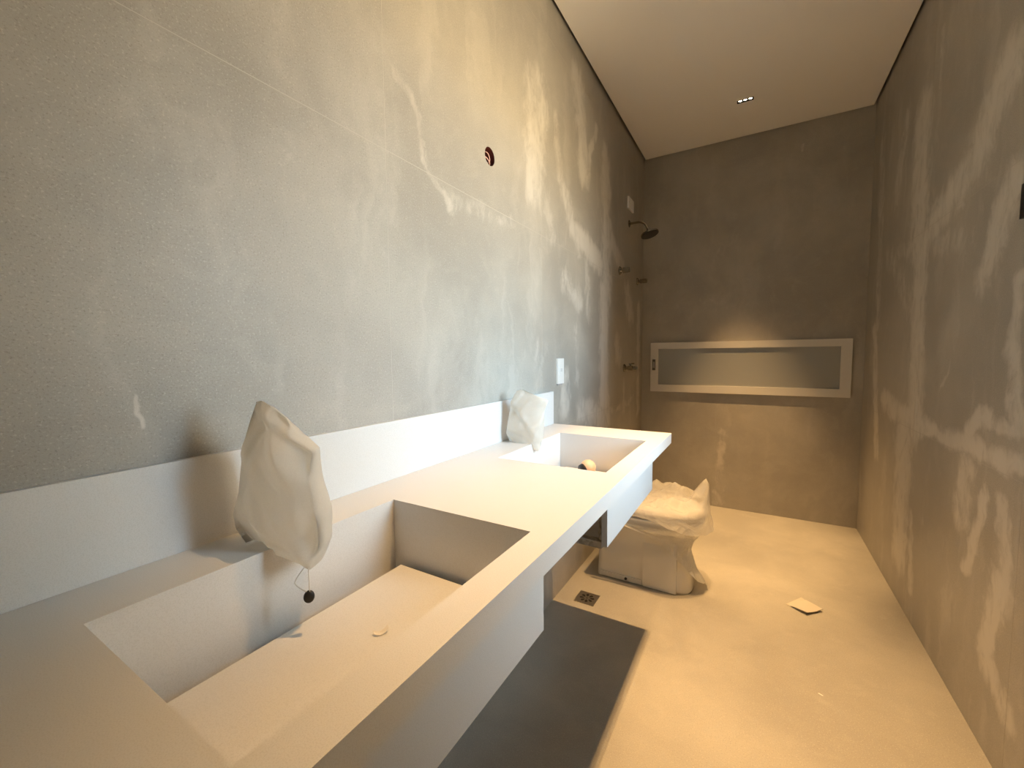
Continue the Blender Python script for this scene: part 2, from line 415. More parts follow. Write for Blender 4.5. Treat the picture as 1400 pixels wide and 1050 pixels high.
floor = box_obj('floor', (-0.16, W+0.16, NEAR-0.16, D+0.16, -0.12, 0.0), 'floor'); struct(floor, 'beige stoneware bathroom floor')
door = box_obj('door_1', (0.62, 1.40, NEAR+0.001, NEAR+0.035, 0.004, 2.1), 'frame_white', bevel=0.002); struct(door, 'plain white door behind the camera')
dh = bmesh.new(); tube(dh, [(0.70, NEAR+.035, 1.0), (0.70, NEAR+.075, 1.0), (0.72, NEAR+.085, 1.0), (0.82, NEAR+.085, 1.0)], 0.009); obj('door_handle', dh, 'steel', door)

# ceiling: plaster panel hung with a shadow gap all round, raw slab above
SG = 0.014
ceiling = bpy.data.objects.new('ceiling', None); C.objects.link(ceiling); ceiling.location = (W/2, 1.3, H)
struct(ceiling, 'white plaster ceiling with a dark shadow gap at the walls')
bm = bmesh.new()
FX = [(0.733, 3.087), (0.733, 1.790), (0.733, 0.86)]       # linear downlights
fl, fw = 0.046, 0.017
ys = sorted([NEAR+SG, D-0.008] + [v for f in FX for v in (f[1]-fw, f[1]+fw)])
for i in range(len(ys)-1):
    cut = [f for f in FX if f[1]-fw-1e-6 < (ys[i]+ys[i+1])/2 < f[1]+fw+1e-6]
    if cut:
        bx(bm, SG, cut[0][0]-fl, ys[i], ys[i+1], H, H+0.012); bx(bm, cut[0][0]+fl, W-SG, ys[i], ys[i+1], H, H+0.012)
    else:
        bx(bm, SG, W-SG, ys[i], ys[i+1], H, H+0.012)
bmesh.ops.remove_doubles(bm, verts=bm.verts[:], dist=1e-6)
obj('ceiling_panel', bm, 'ceiling', ceiling)
box_obj('ceiling_slab', (-0.16, W+0.16, NEAR-0.16, D+0.16, 2.93, 3.05), 'void', ceiling)

# awning window with frosted pane in the back wall
def frame_window():
    win = bpy.data.objects.new('window_1', None); C.objects.link(win); win.location = ((NX0+NX1)/2, D, NZ0)
    struct(win, 'long white framed frosted window low in the back wall')
    yo, yi = D-0.020, D+0.05
    ix0, ix1, iz0, iz1 = 0.136, 1.330, 0.957, 1.250
    a = box_obj('frame_stile', (NX0, ix0, yo, yi, NZ0, NZ1), 'frame_white', win, 0.003)
    box_obj('frame_stile', (ix1, NX1, yo, yi, NZ0, NZ1), 'frame_white', win, 0.003)
    box_obj('frame_rail', (ix0, ix1, yo, yi, iz1, NZ1), 'frame_white', win, 0.003)
    box_obj('frame_rail', (ix0, ix1, yo, yi, NZ0, iz0), 'frame_white', win, 0.003)
    box_obj('pane', (ix0-.004, ix1+.004, D-0.008, D-0.002, iz0-.004, iz1+.004), 'frosted', win)
    box_obj('back_panel', (ix0-.03, ix1+.03, D+0.10, D+0.16, iz0-.03, iz1+.03), 'void', win)
    bm = bmesh.new()
    x0 = NX0+.028
    bx(bm, x0-.012, x0+.012, yo-.006, yo, 1.075, 1.165)
    lt = obj('latch', bm, 'chrome', a, bevel=0.002)
    bm = bmesh.new(); bx(bm, x0-.005, x0+.007, yo-.018, yo-.006, 1.095, 1.145); obj('latch_lever', bm, 'steel', a, bevel=0.002)
    return win
frame_window()

# daylight window in the right wall (black frame, clear pane), just outside the picture
def daylight_window():
    win = bpy.data.objects.new('window_2', None); C.objects.link(win); win.location = (W, (WY0+WY1)/2, WZ0)
    struct(win, 'black framed window in the right wall opposite the vanity')
    x0, x1, t = W-0.004, W+0.10, 0.035
    box_obj('frame_stile', (x0, x1, WY0, WY0+t, WZ0, WZ1), 'black_metal', win, 0.002)
    box_obj('frame_stile', (x0, x1, WY1-t, WY1, WZ0, WZ1), 'black_metal', win, 0.002)
    box_obj('frame_rail', (x0, x1, WY0+t, WY1-t, WZ0, WZ0+t), 'black_metal', win, 0.002)
    box_obj('frame_rail', (x0, x1, WY0+t, WY1-t, WZ1-t, WZ1), 'black_metal', win, 0.002)
    box_obj('pane', (W+0.05, W+0.055, WY0+t-.004, WY1-t+.004, WZ0+t-.004, WZ1-t+.004), 'glass', win)
    return win
daylight_window()

# outside the window: unseen blocker added to cut sky light and bounce warmth
M['render'] = simple('sky_blocker_beige', (0.55, 0.44, 0.30), 0.9)
wo1 = box_obj('sky_blocker', (W+0.165, W+1.45, 1.76, 1.91, 0.0, 3.0), 'render'); struct(wo1, 'unseen beige blocker added outside the window to shape the daylight')

# ------------------------------------------------------------------ downlights (frame, cells, LEDs) with their lamps
def downlight(x, y, label, beam, blend, power):
    t = thing('linear_downlight', label, 'ceiling light', (x, y, H), 'slim three-cell downlights in the ceiling')
    bm = bmesh.new()
    for (a0, a1, b0, b1) in ((-fl, -fl+.003, -fw, fw), (fl-.003, fl, -fw, fw), (-fl, fl, -fw, -fw+.003), (-fl, fl, fw-.003, fw)):
        bx(bm, x+a0, x+a1, y+b0, y+b1, H-0.0015, H+0.045)
    bx(bm, x-fl, x+fl, y-fw, y+fw, H+0.045, H+0.05)
    obj('housing', bm, 'black', t)
    for k in (-1, 0, 1):
        cx = x + k*0.028
        bm = bmesh.new(); n = 20
        lo = [bm.verts.new((cx+.0115*math.cos(2*math.pi*i/n), y+.0115*math.sin(2*math.pi*i/n), H+.0005)) for i in range(n)]
        hi = [bm.verts.new((cx+.009*math.cos(2*math.pi*i/n), y+.009*math.sin(2*math.pi*i/n), H+.008)) for i in range(n)]
        for i in range(n): bm.faces.new((lo[i], lo[(i+1) % n], hi[(i+1) % n], hi[i]))
        c = obj('reflector_cell', bm, 'chrome', t, smooth=True)
        bm = bmesh.new(); lathe(bm, [(0.0001, 0), (0.0088, 0), (0.0088, .003), (0.0001, .003)], (cx, y, H+.004), (0, 0, 1), 16)
        obj('led_lens', bm, 'led', c)
        ld = bpy.data.lights.new('downlight_beam', 'SPOT'); ld.energy = SPOT_W*power; ld.color = WARM
        ld.spot_size = math.radians(beam); ld.spot_blend = blend; ld.shadow_soft_size = 0.006
        lo_ = bpy.data.objects.new('downlight_beam', ld); C.objects.link(lo_)
        lo_.parent = t; lo_.location = (cx-x, 0, -0.004)
    return t
downlight(*FX[0], 'slim recessed three-cell downlight in the ceiling near the shower', 44, 1.0, 1.40)
downlight(*FX[1], 'slim recessed three-cell downlight in the ceiling above the end of the vanity', 47, 1.0, 1.12)
downlight(*FX[2], 'slim recessed three-cell downlight in the ceiling above the middle of the vanity', 58, 1.0, 0.52)

# ------------------------------------------------------------------ vanity
ZC, DC, YE, Y0, TS = 0.88, 0.5416, 1.793, -0.046, 0.041
XB0, XB1 = 0.132, 0.4855
BAS = [(0.152, 0.659), (1.100, 1.590)]
van = thing('vanity_counter', 'long white stone vanity with two trough basins hung on the left wall', 'vanity', (DC/2, (Y0+YE)/2, 0.69))
bm = bmesh.new()
xs = [0.0005, XB0, XB1, DC]; yy = [Y0, *BAS[0], *BAS[1], YE]
grid = {}
def gv(i, j, z):
    k = (i, j, z)
    if k not in grid: grid[k] = bm.verts.new((xs[i], yy[j], z))
    return grid[k]
ishole = lambda i, j: i == 1 and j in (1, 3)
solid = {(i, j) for i in range(3) for j in range(5) if not ishole(i, j)}
for (i, j) in solid:
    for z, fl_ in ((ZC, False), (ZC-TS, True)):
        q = [gv(i, j, z), gv(i+1, j, z), gv(i+1, j+1, z), gv(i, j+1, z)]
        bm.faces.new(q[::-1] if fl_ else q)
    for (di, dj, e0, e1) in ((-1, 0, (i, j), (i, j+1)), (1, 0, (i+1, j), (i+1, j+1)), (0, -1, (i, j), (i+1, j)), (0, 1, (i, j+1), (i+1, j+1))):
        if (i+di, j+dj) not in solid:
            bm.faces.new((gv(*e0, ZC), gv(*e1, ZC), gv(*e1, ZC-TS), gv(*e0, ZC-TS)))
es = [e for e in bm.edges if all(v.co.z > ZC-1e-4 for v in e.verts) and e.is_manifold and e.calc_face_angle(0) > 0.6]
bmesh.ops.bevel(bm, geom=es, offset=0.0012, segments=2, profile=0.5, affect='EDGES', clamp_overlap=True)
obj('countertop', bm, 'quartz', van)
box_obj('backsplash', (0.0005, 0.0125, Y0, YE-0.008, ZC+0.0004, 1.035), 'quartz', van, 0.0012)
AX = DC - 0.036
for k, (b0, b1) in enumerate(BAS):
    w = 0.018
    # basin shell: four walls and a bottom
    bm = bmesh.new()
    zt = ZC-TS; zb = 0.70
    bx(bm, XB0-w, XB0, b0-w, b1+w, zb, zt); bx(bm, XB1, XB1+.002, b0-w, b1+w, zb, zt)
    bx(bm, XB0, XB1, b0-w, b0, zb, zt); bx(bm, XB0, XB1, b1, b1+w, zb, zt)
    bx(bm, XB0, XB1, b0, b1, zb, zb+0.015)
    bs = obj('basin', bm, 'quartz', van)
    # floating plate that hides the drain, leaving a slot at the back and the ends
    box_obj('drain_cover_plate', (XB0+0.033, XB1-0.001, b0+0.014, b1-0.015, 0.724, 0.742), 'quartz', bs, 0.001)
    for (px, py) in ((XB0+.06, b0+.05), (XB0+.06, b1-.05), (XB1-.05, b0+.05), (XB1-.05, b1-.05)):
        box_obj('plate_support', (px-.012, px+.012, py-.012, py+.012, zb+.0152, 0.7238), 'quartz', bs)
    # front apron board and raw underside
    e0, e1 = b0-0.045, b1+(0.012 if k == 0 else 0.02)
    bm = bmesh.new()
    nseg = 60
    bx(bm, AX-0.0155, AX, e0, e1, 0.690, zt)
    obj('apron', bm, 'quartz', van, bevel=0.001)
    bm = bmesh.new(); bx(bm, 0.10, AX-0.016, e0+.002, e1-.012, 0.682, 0.6998)
    obj('underside_board', bm, 'raw', van)
    # beads of rough adhesive in the open end behind the apron
    for end in (e0+.012, e1-.008):
        bm = bmesh.new(); pts = []; rs = []
        for q in range(14):
            z = 0.705 + q*(zt-0.012-0.705)/13
            pts.append((AX-0.020+0.004*noise.noise((q*.9, end*7, 1)), end+0.004*noise.noise((q*.7, 3, end)), z)); rs.append(0.006+0.005*abs(noise.noise((q*1.3, end*5, 7))))
        tube(bm, pts, rs, 8)
        obj('adhesive_bead', bm, 'raw', van, smooth=True)

# ------------------------------------------------------------------ cloth bags pulled over the taps
def interp(poly, t):
    """poly = list of (s,z); t by arc length"""
    L = [0]
    for a, b in zip(poly, poly[1:]): L.append(L[-1]+math.dist(a, b))
    d = t*L[-1]
    for i in range(len(poly)-1):
        if d <= L[i+1] or i == len(poly)-2:
            f = (d-L[i])/max(1e-9, L[i+1]-L[i]); return (poly[i][0]+(poly[i+1][0]-poly[i][0])*f, poly[i][1]+(poly[i+1][1]-poly[i][1])*f)

def crumple(s, z, seed):
    """crisp folds: triangle waves in a few directions"""
    r = random.Random(int(seed*10)); out = 0.0
    for k in range(5):
        a = r.uniform(0.2, math.pi-0.2); wl = r.uniform(0.055, 0.13); ph = r.random(); am = wl*r.uniform(0.030, 0.055)
        q = (s*math.cos(a)+z*math.sin(a))/wl + ph + 0.35*noise.noise((s*12, z*12, seed+k))
        out += am*(abs((q % 1.0)-0.5)*4-1)
    return out

def facets(s, z):
    """cloth stretched in flat planes over the spout, with ridges where they meet"""
    pl = (0.016+0.22*(s-.09), 0.016-0.45*(s-.128), 0.016-0.22*(z-1.03)+.10*(s-.1), 0.016+0.55*(z-.925)+.25*(s-.08), 0.020-0.5*(z-1.075)-.35*(s-.12))
    k = 420.0
    return -math.log(sum(math.exp(-k*p) for p in pl))/k

def bag(name, label, A, B, left, right, front, back, seed, folds, parent_loc, zmin, lobe, ds, dz):
    A = Vector((*A, 0)); B = Vector((*B, 0)); t = (B-A).normalized(); nrm = Vector((t.y, -t.x, 0))
    if nrm.dot(Vector((0.8, 0, 0))-A) < 0: nrm = -nrm
    root = thing(name, label, 'bag', parent_loc, 'cloth bags over the taps')
    NU, NV = 40, 60
    bm = bmesh.new(); rows = []
    for j in range(NV+1):
        v = j/NV
        l = interp(left, v); r = interp(right, v)
        row = []
        for side in (1, -1):
            rng = range(NU+1) if side == 1 else range(NU-1, 0, -1)
            for i in rng:
                u = i/NU
                s = l[0]+(r[0]-l[0])*u; z = l[1]+(r[1]-l[1])*u
                prof = max(0.0, 1-(2*u-1)**4)**0.55
                tv = math.sin(math.pi*min(1, 0.5*(1-v)**0.75+0.02))      # closes towards the top
                body = (front if side == 1 else -back)*prof*(0.25+0.75*tv)*min(1.0, (1-v)*3.2+0.03)
                p3 = Vector((s*13, z*9, seed))
                wr = 0.003*noise.noise(p3) + 0.8*crumple(s, z, seed) + (facets(s-ds, z-dz) if side == 1 else 0)
                for (fs, fz, ga, fw_, amp) in folds:                    # creases: line through (fs,fz) at angle ga
                    d = (s-fs)*math.sin(ga)-(z-fz)*math.cos(ga); q = (s-fs)*math.cos(ga)+(z-fz)*math.sin(ga)
                    wr += amp*math.exp(-(d/fw_)**2)*math.exp(-(q/0.10)**2)
                body += (wr if side == 1 else -0.4*wr)*min(1, prof*2.0)
                if side == -1: s += lobe*prof*math.exp(-((z-zmin-.05)/.07)**2)
                P = A + t*s + nrm*body
                zz = z
                if P.x < XB0+.004: zz = max(zz, zmin+0.001)
                row.append(bm.verts.new((P.x, P.y, zz)))
        rows.append(row)
    n = len(rows[0])
    for a, b in zip(rows, rows[1:]):
        for i in range(n):
            bm.faces.new((a[i], a[(i+1) % n], b[(i+1) % n], b[i]))
    bm.faces.new(rows[-1])
    o = obj('sack', bm, 'fabric', root, smooth=True)
    return root, A, t, nrm

b1, A1, t1, n1 = bag('cloth_bag', 'white cloth bag with a black cord toggle over the tap of the near basin', (.05, .36), (.2, .405),
    [(0.0289, 0.8835), (0.0084, 0.9078), (0.0053, 0.9325), (0.0191, 0.974), (0.0265, 1.0157), (0.0356, 1.0608), (0.0518, 1.0991), (0.0673, 1.1318)],
    [(0.1585, 0.85), (0.1776, 0.8911), (0.1753, 0.932), (0.1726, 0.9627), (0.1662, 1.0052), (0.1727, 1.0519), (0.1429, 1.0762), (0.123, 1.1048), (0.0978, 1.1225), (0.0764, 1.1332)],
    0.004, 0.060, 3.1, [(0.105, 0.975, 2.15, 0.014, -0.006), (0.06, 0.912, -0.5, 0.006, -0.006), (0.07, 0.905, -0.5, 0.012, 0.005), (0.125, 1.085, 2.6, 0.009, 0.009), (0.15, 1.06, 2.5, 0.008, -0.005), (0.075, 1.09, 1.25, 0.006, -0.004)],
    (0.08, 0.385, 0.88), 0.88, 0.018, 0.0, 0.0)
def on1(s, z, d): return A1 + t1*s + n1*d + Vector((0, 0, z))
bm = bmesh.new()
tube(bm, smoothpath([on1(.150, .854, .004), on1(.140, .838, .010), on1(.137, .828, .010), on1(.150, .818, .008), on1(.160, .815, .007)], 6), 0.0009, 6)
tube(bm, smoothpath([on1(.157, .853, .002), on1(.159, .836, .004), on1(.161, .815, .006)], 6), 0.0009, 6)
obj('drawstring', bm, 'cord', b1, smooth=True)
bm = bmesh.new(); lathe(bm, [(0.0002, -.004), (.0065, -.004), (.0085, -.002), (.0085, .002), (.0065, .004), (0.0002, .004)], on1(.1594, .807, .006), (0.8, -0.55, 0.15), 20)
bmesh.ops.scale(bm, vec=(1, 1, 1.18), space=Matrix.Translation(-on1(.1594, .807, .006)), verts=bm.verts[:])
obj('cord_toggle', bm, 'black', b1, smooth=True)

b2, A2, t2, n2 = bag('cloth_bag', 'white cloth bag over the tap of the basin beside the wall switch', (.05, 1.315), (.19, 1.365),
    [(-0.0004, 0.8835), (-0.0141, 0.9168), (-0.0081, 0.9584), (0.0007, 1.0052), (0.0038, 1.0354), (0.0262, 1.0737)],
    [(0.1095, 0.8518), (0.1206, 0.8986), (0.1235, 0.953), (0.1291, 0.9991), (0.1453, 1.0397), (0.1132, 1.0528), (0.0889, 1.0634), (0.0482, 1.082)],
    0.004, 0.070, 8.4, [(0.05, 0.96, 2.25, 0.010, -0.007), (0.07, 0.95, 2.2, 0.012, 0.006), (0.03, 0.91, -0.4, 0.008, -0.005)],
    (0.08, 1.35, 0.88), 0.88, 0.016, -0.022, -0.035)

# ------------------------------------------------------------------ odds and ends in the basins
cap = thing('rubber_stopper', 'round peach-coloured stopper with a black end lying in the far basin', 'stopper', (0.283, 1.50, 0.742))
bm = bmesh.new()
axd = Vector((-0.55, -0.80, -0.22)).normalized(); co = Vector((0.288, 1.505, 0.742+0.031))
lathe(bm, [(0.0002, -.026), (.016, -.024), (.026, -.014), (.0295, 0.0), (.028, .012), (.022, .022), (.014, .026), (0.0002, .026)], co, axd, 28)
obj('rounded_head', bm, 'peach', cap, smooth=True)
bm = bmesh.new()
lathe(bm, [(0.0002, .014), (.0215, .014), (.0225, .020), (.020, .034), (0.0002, .036)], co, axd, 24)
o_ = obj('black_end', bm, 'black', cap, smooth=True)
zlow = min((o_.matrix_world @ v.co).z for v in o_.data.vertices)

def sheet(name, pts_fn, nu, nv, mat, parent=None, thick=0.0004):
    bm = bmesh.new()
    top = [[bm.verts.new(pts_fn(i/nu, j/nv)) for i in range(nu+1)] for j in range(nv+1)]
    bot = [[bm.verts.new(top[j][i].co - Vector((0, 0, thick))) for i in range(nu+1)] for j in range(nv+1)]
    for j in range(nv):
        for i in range(nu):
            bm.faces.new((top[j][i], top[j][i+1], top[j+1][i+1], top[j+1][i])); bm.faces.new((bot[j][i], bot[j+1][i], bot[j+1][i+1], bot[j][i+1]))
    for i in range(nu):
        bm.faces.new((top[0][i], bot[0][i], bot[0][i+1], top[0][i+1])); bm.faces.new((top[nv][i], top[nv][i+1], bot[nv][i+1], bot[nv][i]))
    for j in range(nv):
        bm.faces.new((top[j][0], top[j+1][0], bot[j+1][0], bot[j][0])); bm.faces.new((top[j][nu], bot[j][nu], bot[j+1][nu], top[j+1][nu]))
    return obj(name, bm, mat, parent, smooth=False)

def scrap_fn(u, v):
    a = 1.1; s = (u-.5)*0.024; w = (v-.5)*0.007
    x = 0.306 + s*math.cos(a) - w*math.sin(a) + 0.003*math.sin(3*u); y = 0.460 + s*math.sin(a) + w*math.cos(a)
    return (x, y, 0.7432 + 0.004*(1-math.cos(3.2*(u-.4))) + 0.003*v*v)
tag(sheet('paper_scrap', scrap_fn, 8, 3, 'paper'), 'tiny curled white paper scrap lying in the near basin', 'paper scrap')

def folded(u, v):
    P = [Vector((0.990, 2.318, 0)), Vector((1.058, 2.420, 0)), Vector((1.132, 2.327, 0)), Vector((1.066, 2.258, 0))]
    a = P[0].lerp(P[1], v); b = P[3].lerp(P[2], v); q = a.lerp(b, u)
    q.z = 0.0012 + 0.010*u*u + 0.0025*math.sin(5*v+2*u)*u
    return q
pp = thing('folded_paper', 'small folded piece of pale paper lying alone on the floor', 'paper', (1.06, 2.33, 0))
sheet('lower_leaf', folded, 8, 8, 'dull_paper', pp)
def folded2(u, v):
    q = Vector(folded(0.22+0.78*u, v)); q.z += 0.0022 + 0.006*(1-u)*u*4*0.6; return q
sheet('upper_leaf', folded2, 8, 8, 'dull_paper', pp)
def fleck(u, v): return (1.063+(u-.5)*.012+(v-.5)*.004, 1.742-(u-.5)*.010+(v-.5)*.004, 0.0010+0.002*u)
tag(sheet('paper_fleck', fleck, 3, 2, 'paper'), 'tiny white fleck of paper on the open beige floor', 'paper fleck')

# ------------------------------------------------------------------ wall plates and the open junction box
sw = thing('switch_plate', 'tall white switch plate on the wall beyond the vanity end', 'switch', (0.0, 1.883, 1.06))
box_obj('plate', (0.0004, 0.008, 1.842, 1.918, 1.066, 1.190), 'white_plastic', sw, 0.002)
rk = box_obj('rocker', (0.0082, 0.0105, 1.860, 1.900, 1.098, 1.158), 'white_plastic', sw, 0.001)
bm = bmesh.new()
for z in (1.128, 1.136): bx(bm, 0.0106, 0.0110, 1.872, 1.893, z, z+.0022)
obj('rocker_marks', bm, 'print', rk)
bm = bmesh.new(); bx(bm, 0.0004, 0.006, 1.850, 1.905, 1.060, 1.0655); obj('lower_clip', bm, 'print', sw)

bp_ = thing('blank_plate', 'blank white cover plate on the wall above the shower arm', 'cover plate', (0.0, 3.155, 2.268))
box_obj('plate', (0.0004, 0.012, 3.085, 3.225, 2.268, 2.350), 'white_plastic', bp_, 0.003)
bm = bmesh.new(); bx(bm, 0.0121, 0.0128, 3.087, 3.092, 2.305, 2.313); obj('notch', bm, 'print', bp_)

jb = thing('junction_box', 'round open junction box with pink wires set in the wall above the vanity', 'junction box', (0, HOLE[0], HOLE[1]))
bm = bmesh.new(); n = 32; r = 0.0312; dep = -0.05
rim = [bm.verts.new((-0.0006, HOLE[0]+r*math.cos(2*math.pi*k/n), HOLE[1]+r*math.sin(2*math.pi*k/n))) for k in range(n)]
bot = [bm.verts.new((dep, HOLE[0]+r*math.cos(2*math.pi*k/n), HOLE[1]+r*math.sin(2*math.pi*k/n))) for k in range(n)]
for k in range(n): bm.faces.new((rim[k], rim[(k+1) % n], bot[(k+1) % n], bot[k]))
bm.faces.new(bot)
obj('cup', bm, 'box_red', jb)
hy, hz = HOLE[0], HOLE[1]
bm = bmesh.new(); tube(bm, smoothpath([(-.046, hy-.01, hz+.024), (-.016, hy+.001, hz+.020), (-.010, hy+.012, hz+.004), (-.012, hy+.012, hz-.012), (-.03, hy+.006, hz-.018)], 8), 0.0018, 8)
obj('wire', bm, 'wire', jb, smooth=True)
bm = bmesh.new(); tube(bm, smoothpath([(-.03, hy-.024, hz-.002), (-.012, hy-.016, hz-.003), (-.008, hy, hz-.009), (-.012, hy+.016, hz-.019), (-.03, hy+.02, hz-.022)], 8), 0.0018, 8)
obj('wire', bm, 'wire', jb, smooth=True)

bk = thing('black_plate', 'small black electrical plate on the right wall opposite the vanity', 'electrical plate', (W, 1.665, 1.567))
box_obj('plate', (W-0.007, W-0.0004, 1.605, 1.719, 1.567, 1.66), 'black', bk, 0.002)
box_obj('insert', (W-0.0115, W-0.0092, 1.63, 1.70, 1.585, 1.627), 'black_metal', bk, 0.0008)

# ------------------------------------------------------------------ shower fittings
sh = thing('wall_shower', 'chrome shower arm with a round dark-faced shower head', 'shower', (0, 3.138, 2.168))
bm = bmesh.new(); lathe(bm, [(0.0002, 0.0003), (.026, .0003), (.026, .004), (.014, .010), (.0002, .010)], (0, 3.138, 2.168), (1, 0, 0), 28); obj('flange', bm, 'chrome', sh, smooth=False)
bm = bmesh.new(); arm = smoothpath([(.008, 3.138, 2.168), (.05, 3.138, 2.169), (.085, 3.138, 2.166), (.113, 3.138, 2.150), (.130, 3.138, 2.122), (.138, 3.138, 2.104)], 6)
tube(bm, arm, 0.0085, 14); obj('arm', bm, 'chrome', sh, smooth=True)
ax_h = Vector((0.30, -0.10, -1)).normalized(); hc = Vector((0.140, 3.138, 2.104))
bm = bmesh.new(); lathe(bm, [(0.0002, -.004), (.013, -.004), (.0145, .003), (.014, .014), (.010, .018), (.0002, .018)], hc, ax_h, 24); obj('ball_joint', bm, 'chrome', sh, smooth=True)
bm = bmesh.new(); lathe(bm, [(0.0002, .012), (.016, .013), (.040, .020), (.060, .027), (.0625, .031), (.0625, .040), (.0002, .040)], hc, ax_h, 40); hd = obj('shower_head', bm, 'chrome', sh, smooth=False)
bm = bmesh.new(); lathe(bm, [(0.0002, .0402), (.058, .0402), (.0575, .043), (.0002, .0435)], hc, ax_h, 40); obj('nozzle_face', bm, 'rubber', hd)

def valve(name, label, y, z, L, body_r, lever):
    t = thing(name, label, 'valve', (0, y, z), None)
    bm = bmesh.new(); lathe(bm, [(0.0002, 0.0003), (.029, .0003), (.029, .004), (.022, .012), (.0002, .012)], (0, y, z), (1, 0, 0), 28); obj('flange', bm, 'chrome', t)
    bm = bmesh.new(); lathe(bm, [(0.0002, .010), (body_r*.62, .010), (body_r*.62, .022), (body_r, .024), (body_r, L-.003), (body_r-.002, L), (.0002, L)], (0, y, z), (1, 0, 0), 24); k = obj('handle', bm, 'chrome', t)
    if lever:
        bm = bmesh.new(); tube(bm, [(L-.012, y, z+body_r*.5), (L-.012, y, z+body_r+.012)], 0.003, 10); obj('index_pin', bm, 'chrome', k)
    return t
valve('shower_valve', 'chrome cylinder valve handle on the left wall below the shower arm', 2.903, 1.788, 0.070, 0.019, False)
valve('shower_valve', 'small chrome valve in the corner beside the back wall', 3.394, 1.786, 0.076, 0.017, False)
t = thing('shower_mixer_tap', 'chrome tap with a spout low on the left wall level with the frosted window', 'tap', (0, 3.036, 1.109))
bm = bmesh.new(); lathe(bm, [(0.0002, 0.0003), (.029, .0003), (.029, .004), (.020, .012), (.0002, .012)], (0, 3.036, 1.109), (1, 0, 0), 28); obj('flange', bm, 'chrome', t)
bm = bmesh.new(); lathe(bm, [(0.0002, .010), (.013, .010), (.013, .03), (.017, .032), (.017, .062), (.012, .066), (.011, .098), (.0002, .10)], (0, 3.036, 1.109), (1, 0, 0), 24); obj('body', bm, 'chrome', t)
bm = bmesh.new(); tube(bm, [(.047, 3.036, 1.12), (.047, 3.036, 1.138)], [.006, .005], 12); tube(bm, [(.036, 3.036, 1.138), (.075, 3.036, 1.142)], .0045, 10); obj('lever', bm, 'chrome', t)

# ------------------------------------------------------------------ floor drain
dr = thing('floor_drain', 'square steel floor drain grate with petal slots near the vanity end', 'drain', (0.1425, 1.89, 0))
dx, dy, hs = 0.1425, 1.890, 0.050
bm = bmesh.new()
bx(bm, dx-hs, dx+hs, dy-hs, dy-hs+.005, 0.0003, .003); bx(bm, dx-hs, dx+hs, dy+hs-.005, dy+hs, 0.0003, .003)
bx(bm, dx-hs, dx-hs+.005, dy-hs+.005, dy+hs-.005, 0.0003, .003); bx(bm, dx+hs-.005, dx+hs, dy-hs+.005, dy+hs-.005, 0.0003, .003)
obj('rim', bm, 'steel', dr)
box_obj('grate', (dx-hs+.005, dx+hs-.005, dy-hs+.005, dy+hs-.005, 0.0003, .0024), 'steel', dr)
for k in range(8):
    a = 2*math.pi*k/8 + .2
    bm = bmesh.new()
    prof = [(0.014, .0015), (0.020, .0050), (0.028, .0072), (0.034, .0055), (0.036, .0015)]
    loop = [(r, w) for r, w in prof] + [(r, -w) for r, w in prof[::-1]]
    lo = [bm.verts.new((dx+r*math.cos(a)-w*math.sin(a), dy+r*math.sin(a)+w*math.cos(a), .0024)) for r, w in loop]
    hi = [bm.verts.new((v.co.x, v.co.y, .0028)) for v in lo]
    bm.faces.new(hi); bm.faces.new(lo[::-1])
    for i in range(len(lo)): bm.faces.new((lo[i], lo[(i+1) % len(lo)], hi[(i+1) % len(lo)], hi[i]))
    obj('petal_slot', bm, 'black', dr)
bm = bmesh.new(); lathe(bm, [(.0002, 0), (.005, 0), (.005, .0012), (.003, .002), (.0002, .002)], (dx, dy, .0024), (0, 0, 1), 16); obj('centre_screw', bm, 'chrome', dr)

# ------------------------------------------------------------------ toilet
TY = 2.245
def d_outline(xb, xf, hw, n=48, e=2.3):
    """plan outline: flat back at xb, straight sides, rounded front at xf"""
    L = min(hw*1.25, (xf-xb)*0.6); xc = xf-L; pts = []
    for k in range(n+1):
        a = -math.pi/2 + math.pi*k/n
        c, s = math.cos(a), math.sin(a)
        pts.append((xc + L*abs(c)**(2/e), TY + hw*math.copysign(abs(s)**(2/e), s)))
    m = 10
    left = [(xc+(xb-xc)*i/m, TY+hw) for i in range(1, m+1)]
    rightp = [(xb, TY+hw-2*hw*i/6) for i in range(1, 6)]
    back = [(xb+(xc-xb)*i/m, TY-hw) for i in range(0, m)]
    return pts + left + rightp + back
def loft(bm, secs):
    rings = [[bm.verts.new((x, y, z)) for (x, y) in d_outline(xb, xf, hw, e=e)] for (z, xb, xf, hw, e) in secs]
    n = len(rings[0])
    for A, B in zip(rings, rings[1:]):
        for i in range(n): bm.faces.new((A[i], A[(i+1) % n], B[(i+1) % n], B[i]))
    bm.faces.new(rings[0][::-1]); bm.faces.new(rings[-1])
wc = thing('toilet', 'white porcelain toilet half wrapped in plastic film beyond the vanity', 'toilet', (0.35, TY, 0))
bm = bmesh.new()
loft(bm, [(0.0003, .115, .585, .100, 3.2), (0.012, .113, .588, .102, 3.2), (0.10, .118, .572, .101, 3.0), (0.20, .122, .552, .104, 2.8), (0.26, .125, .572, .118, 2.6), (0.31, .13, .606, .146, 2.3), (0.345, .13, .628, .168, 2.2), (0.372, .13, .634, .173, 2.15), (0.380, .135, .628, .170, 2.15)])
pdl = obj('pedestal', bm, 'porcelain', wc, smooth=True)
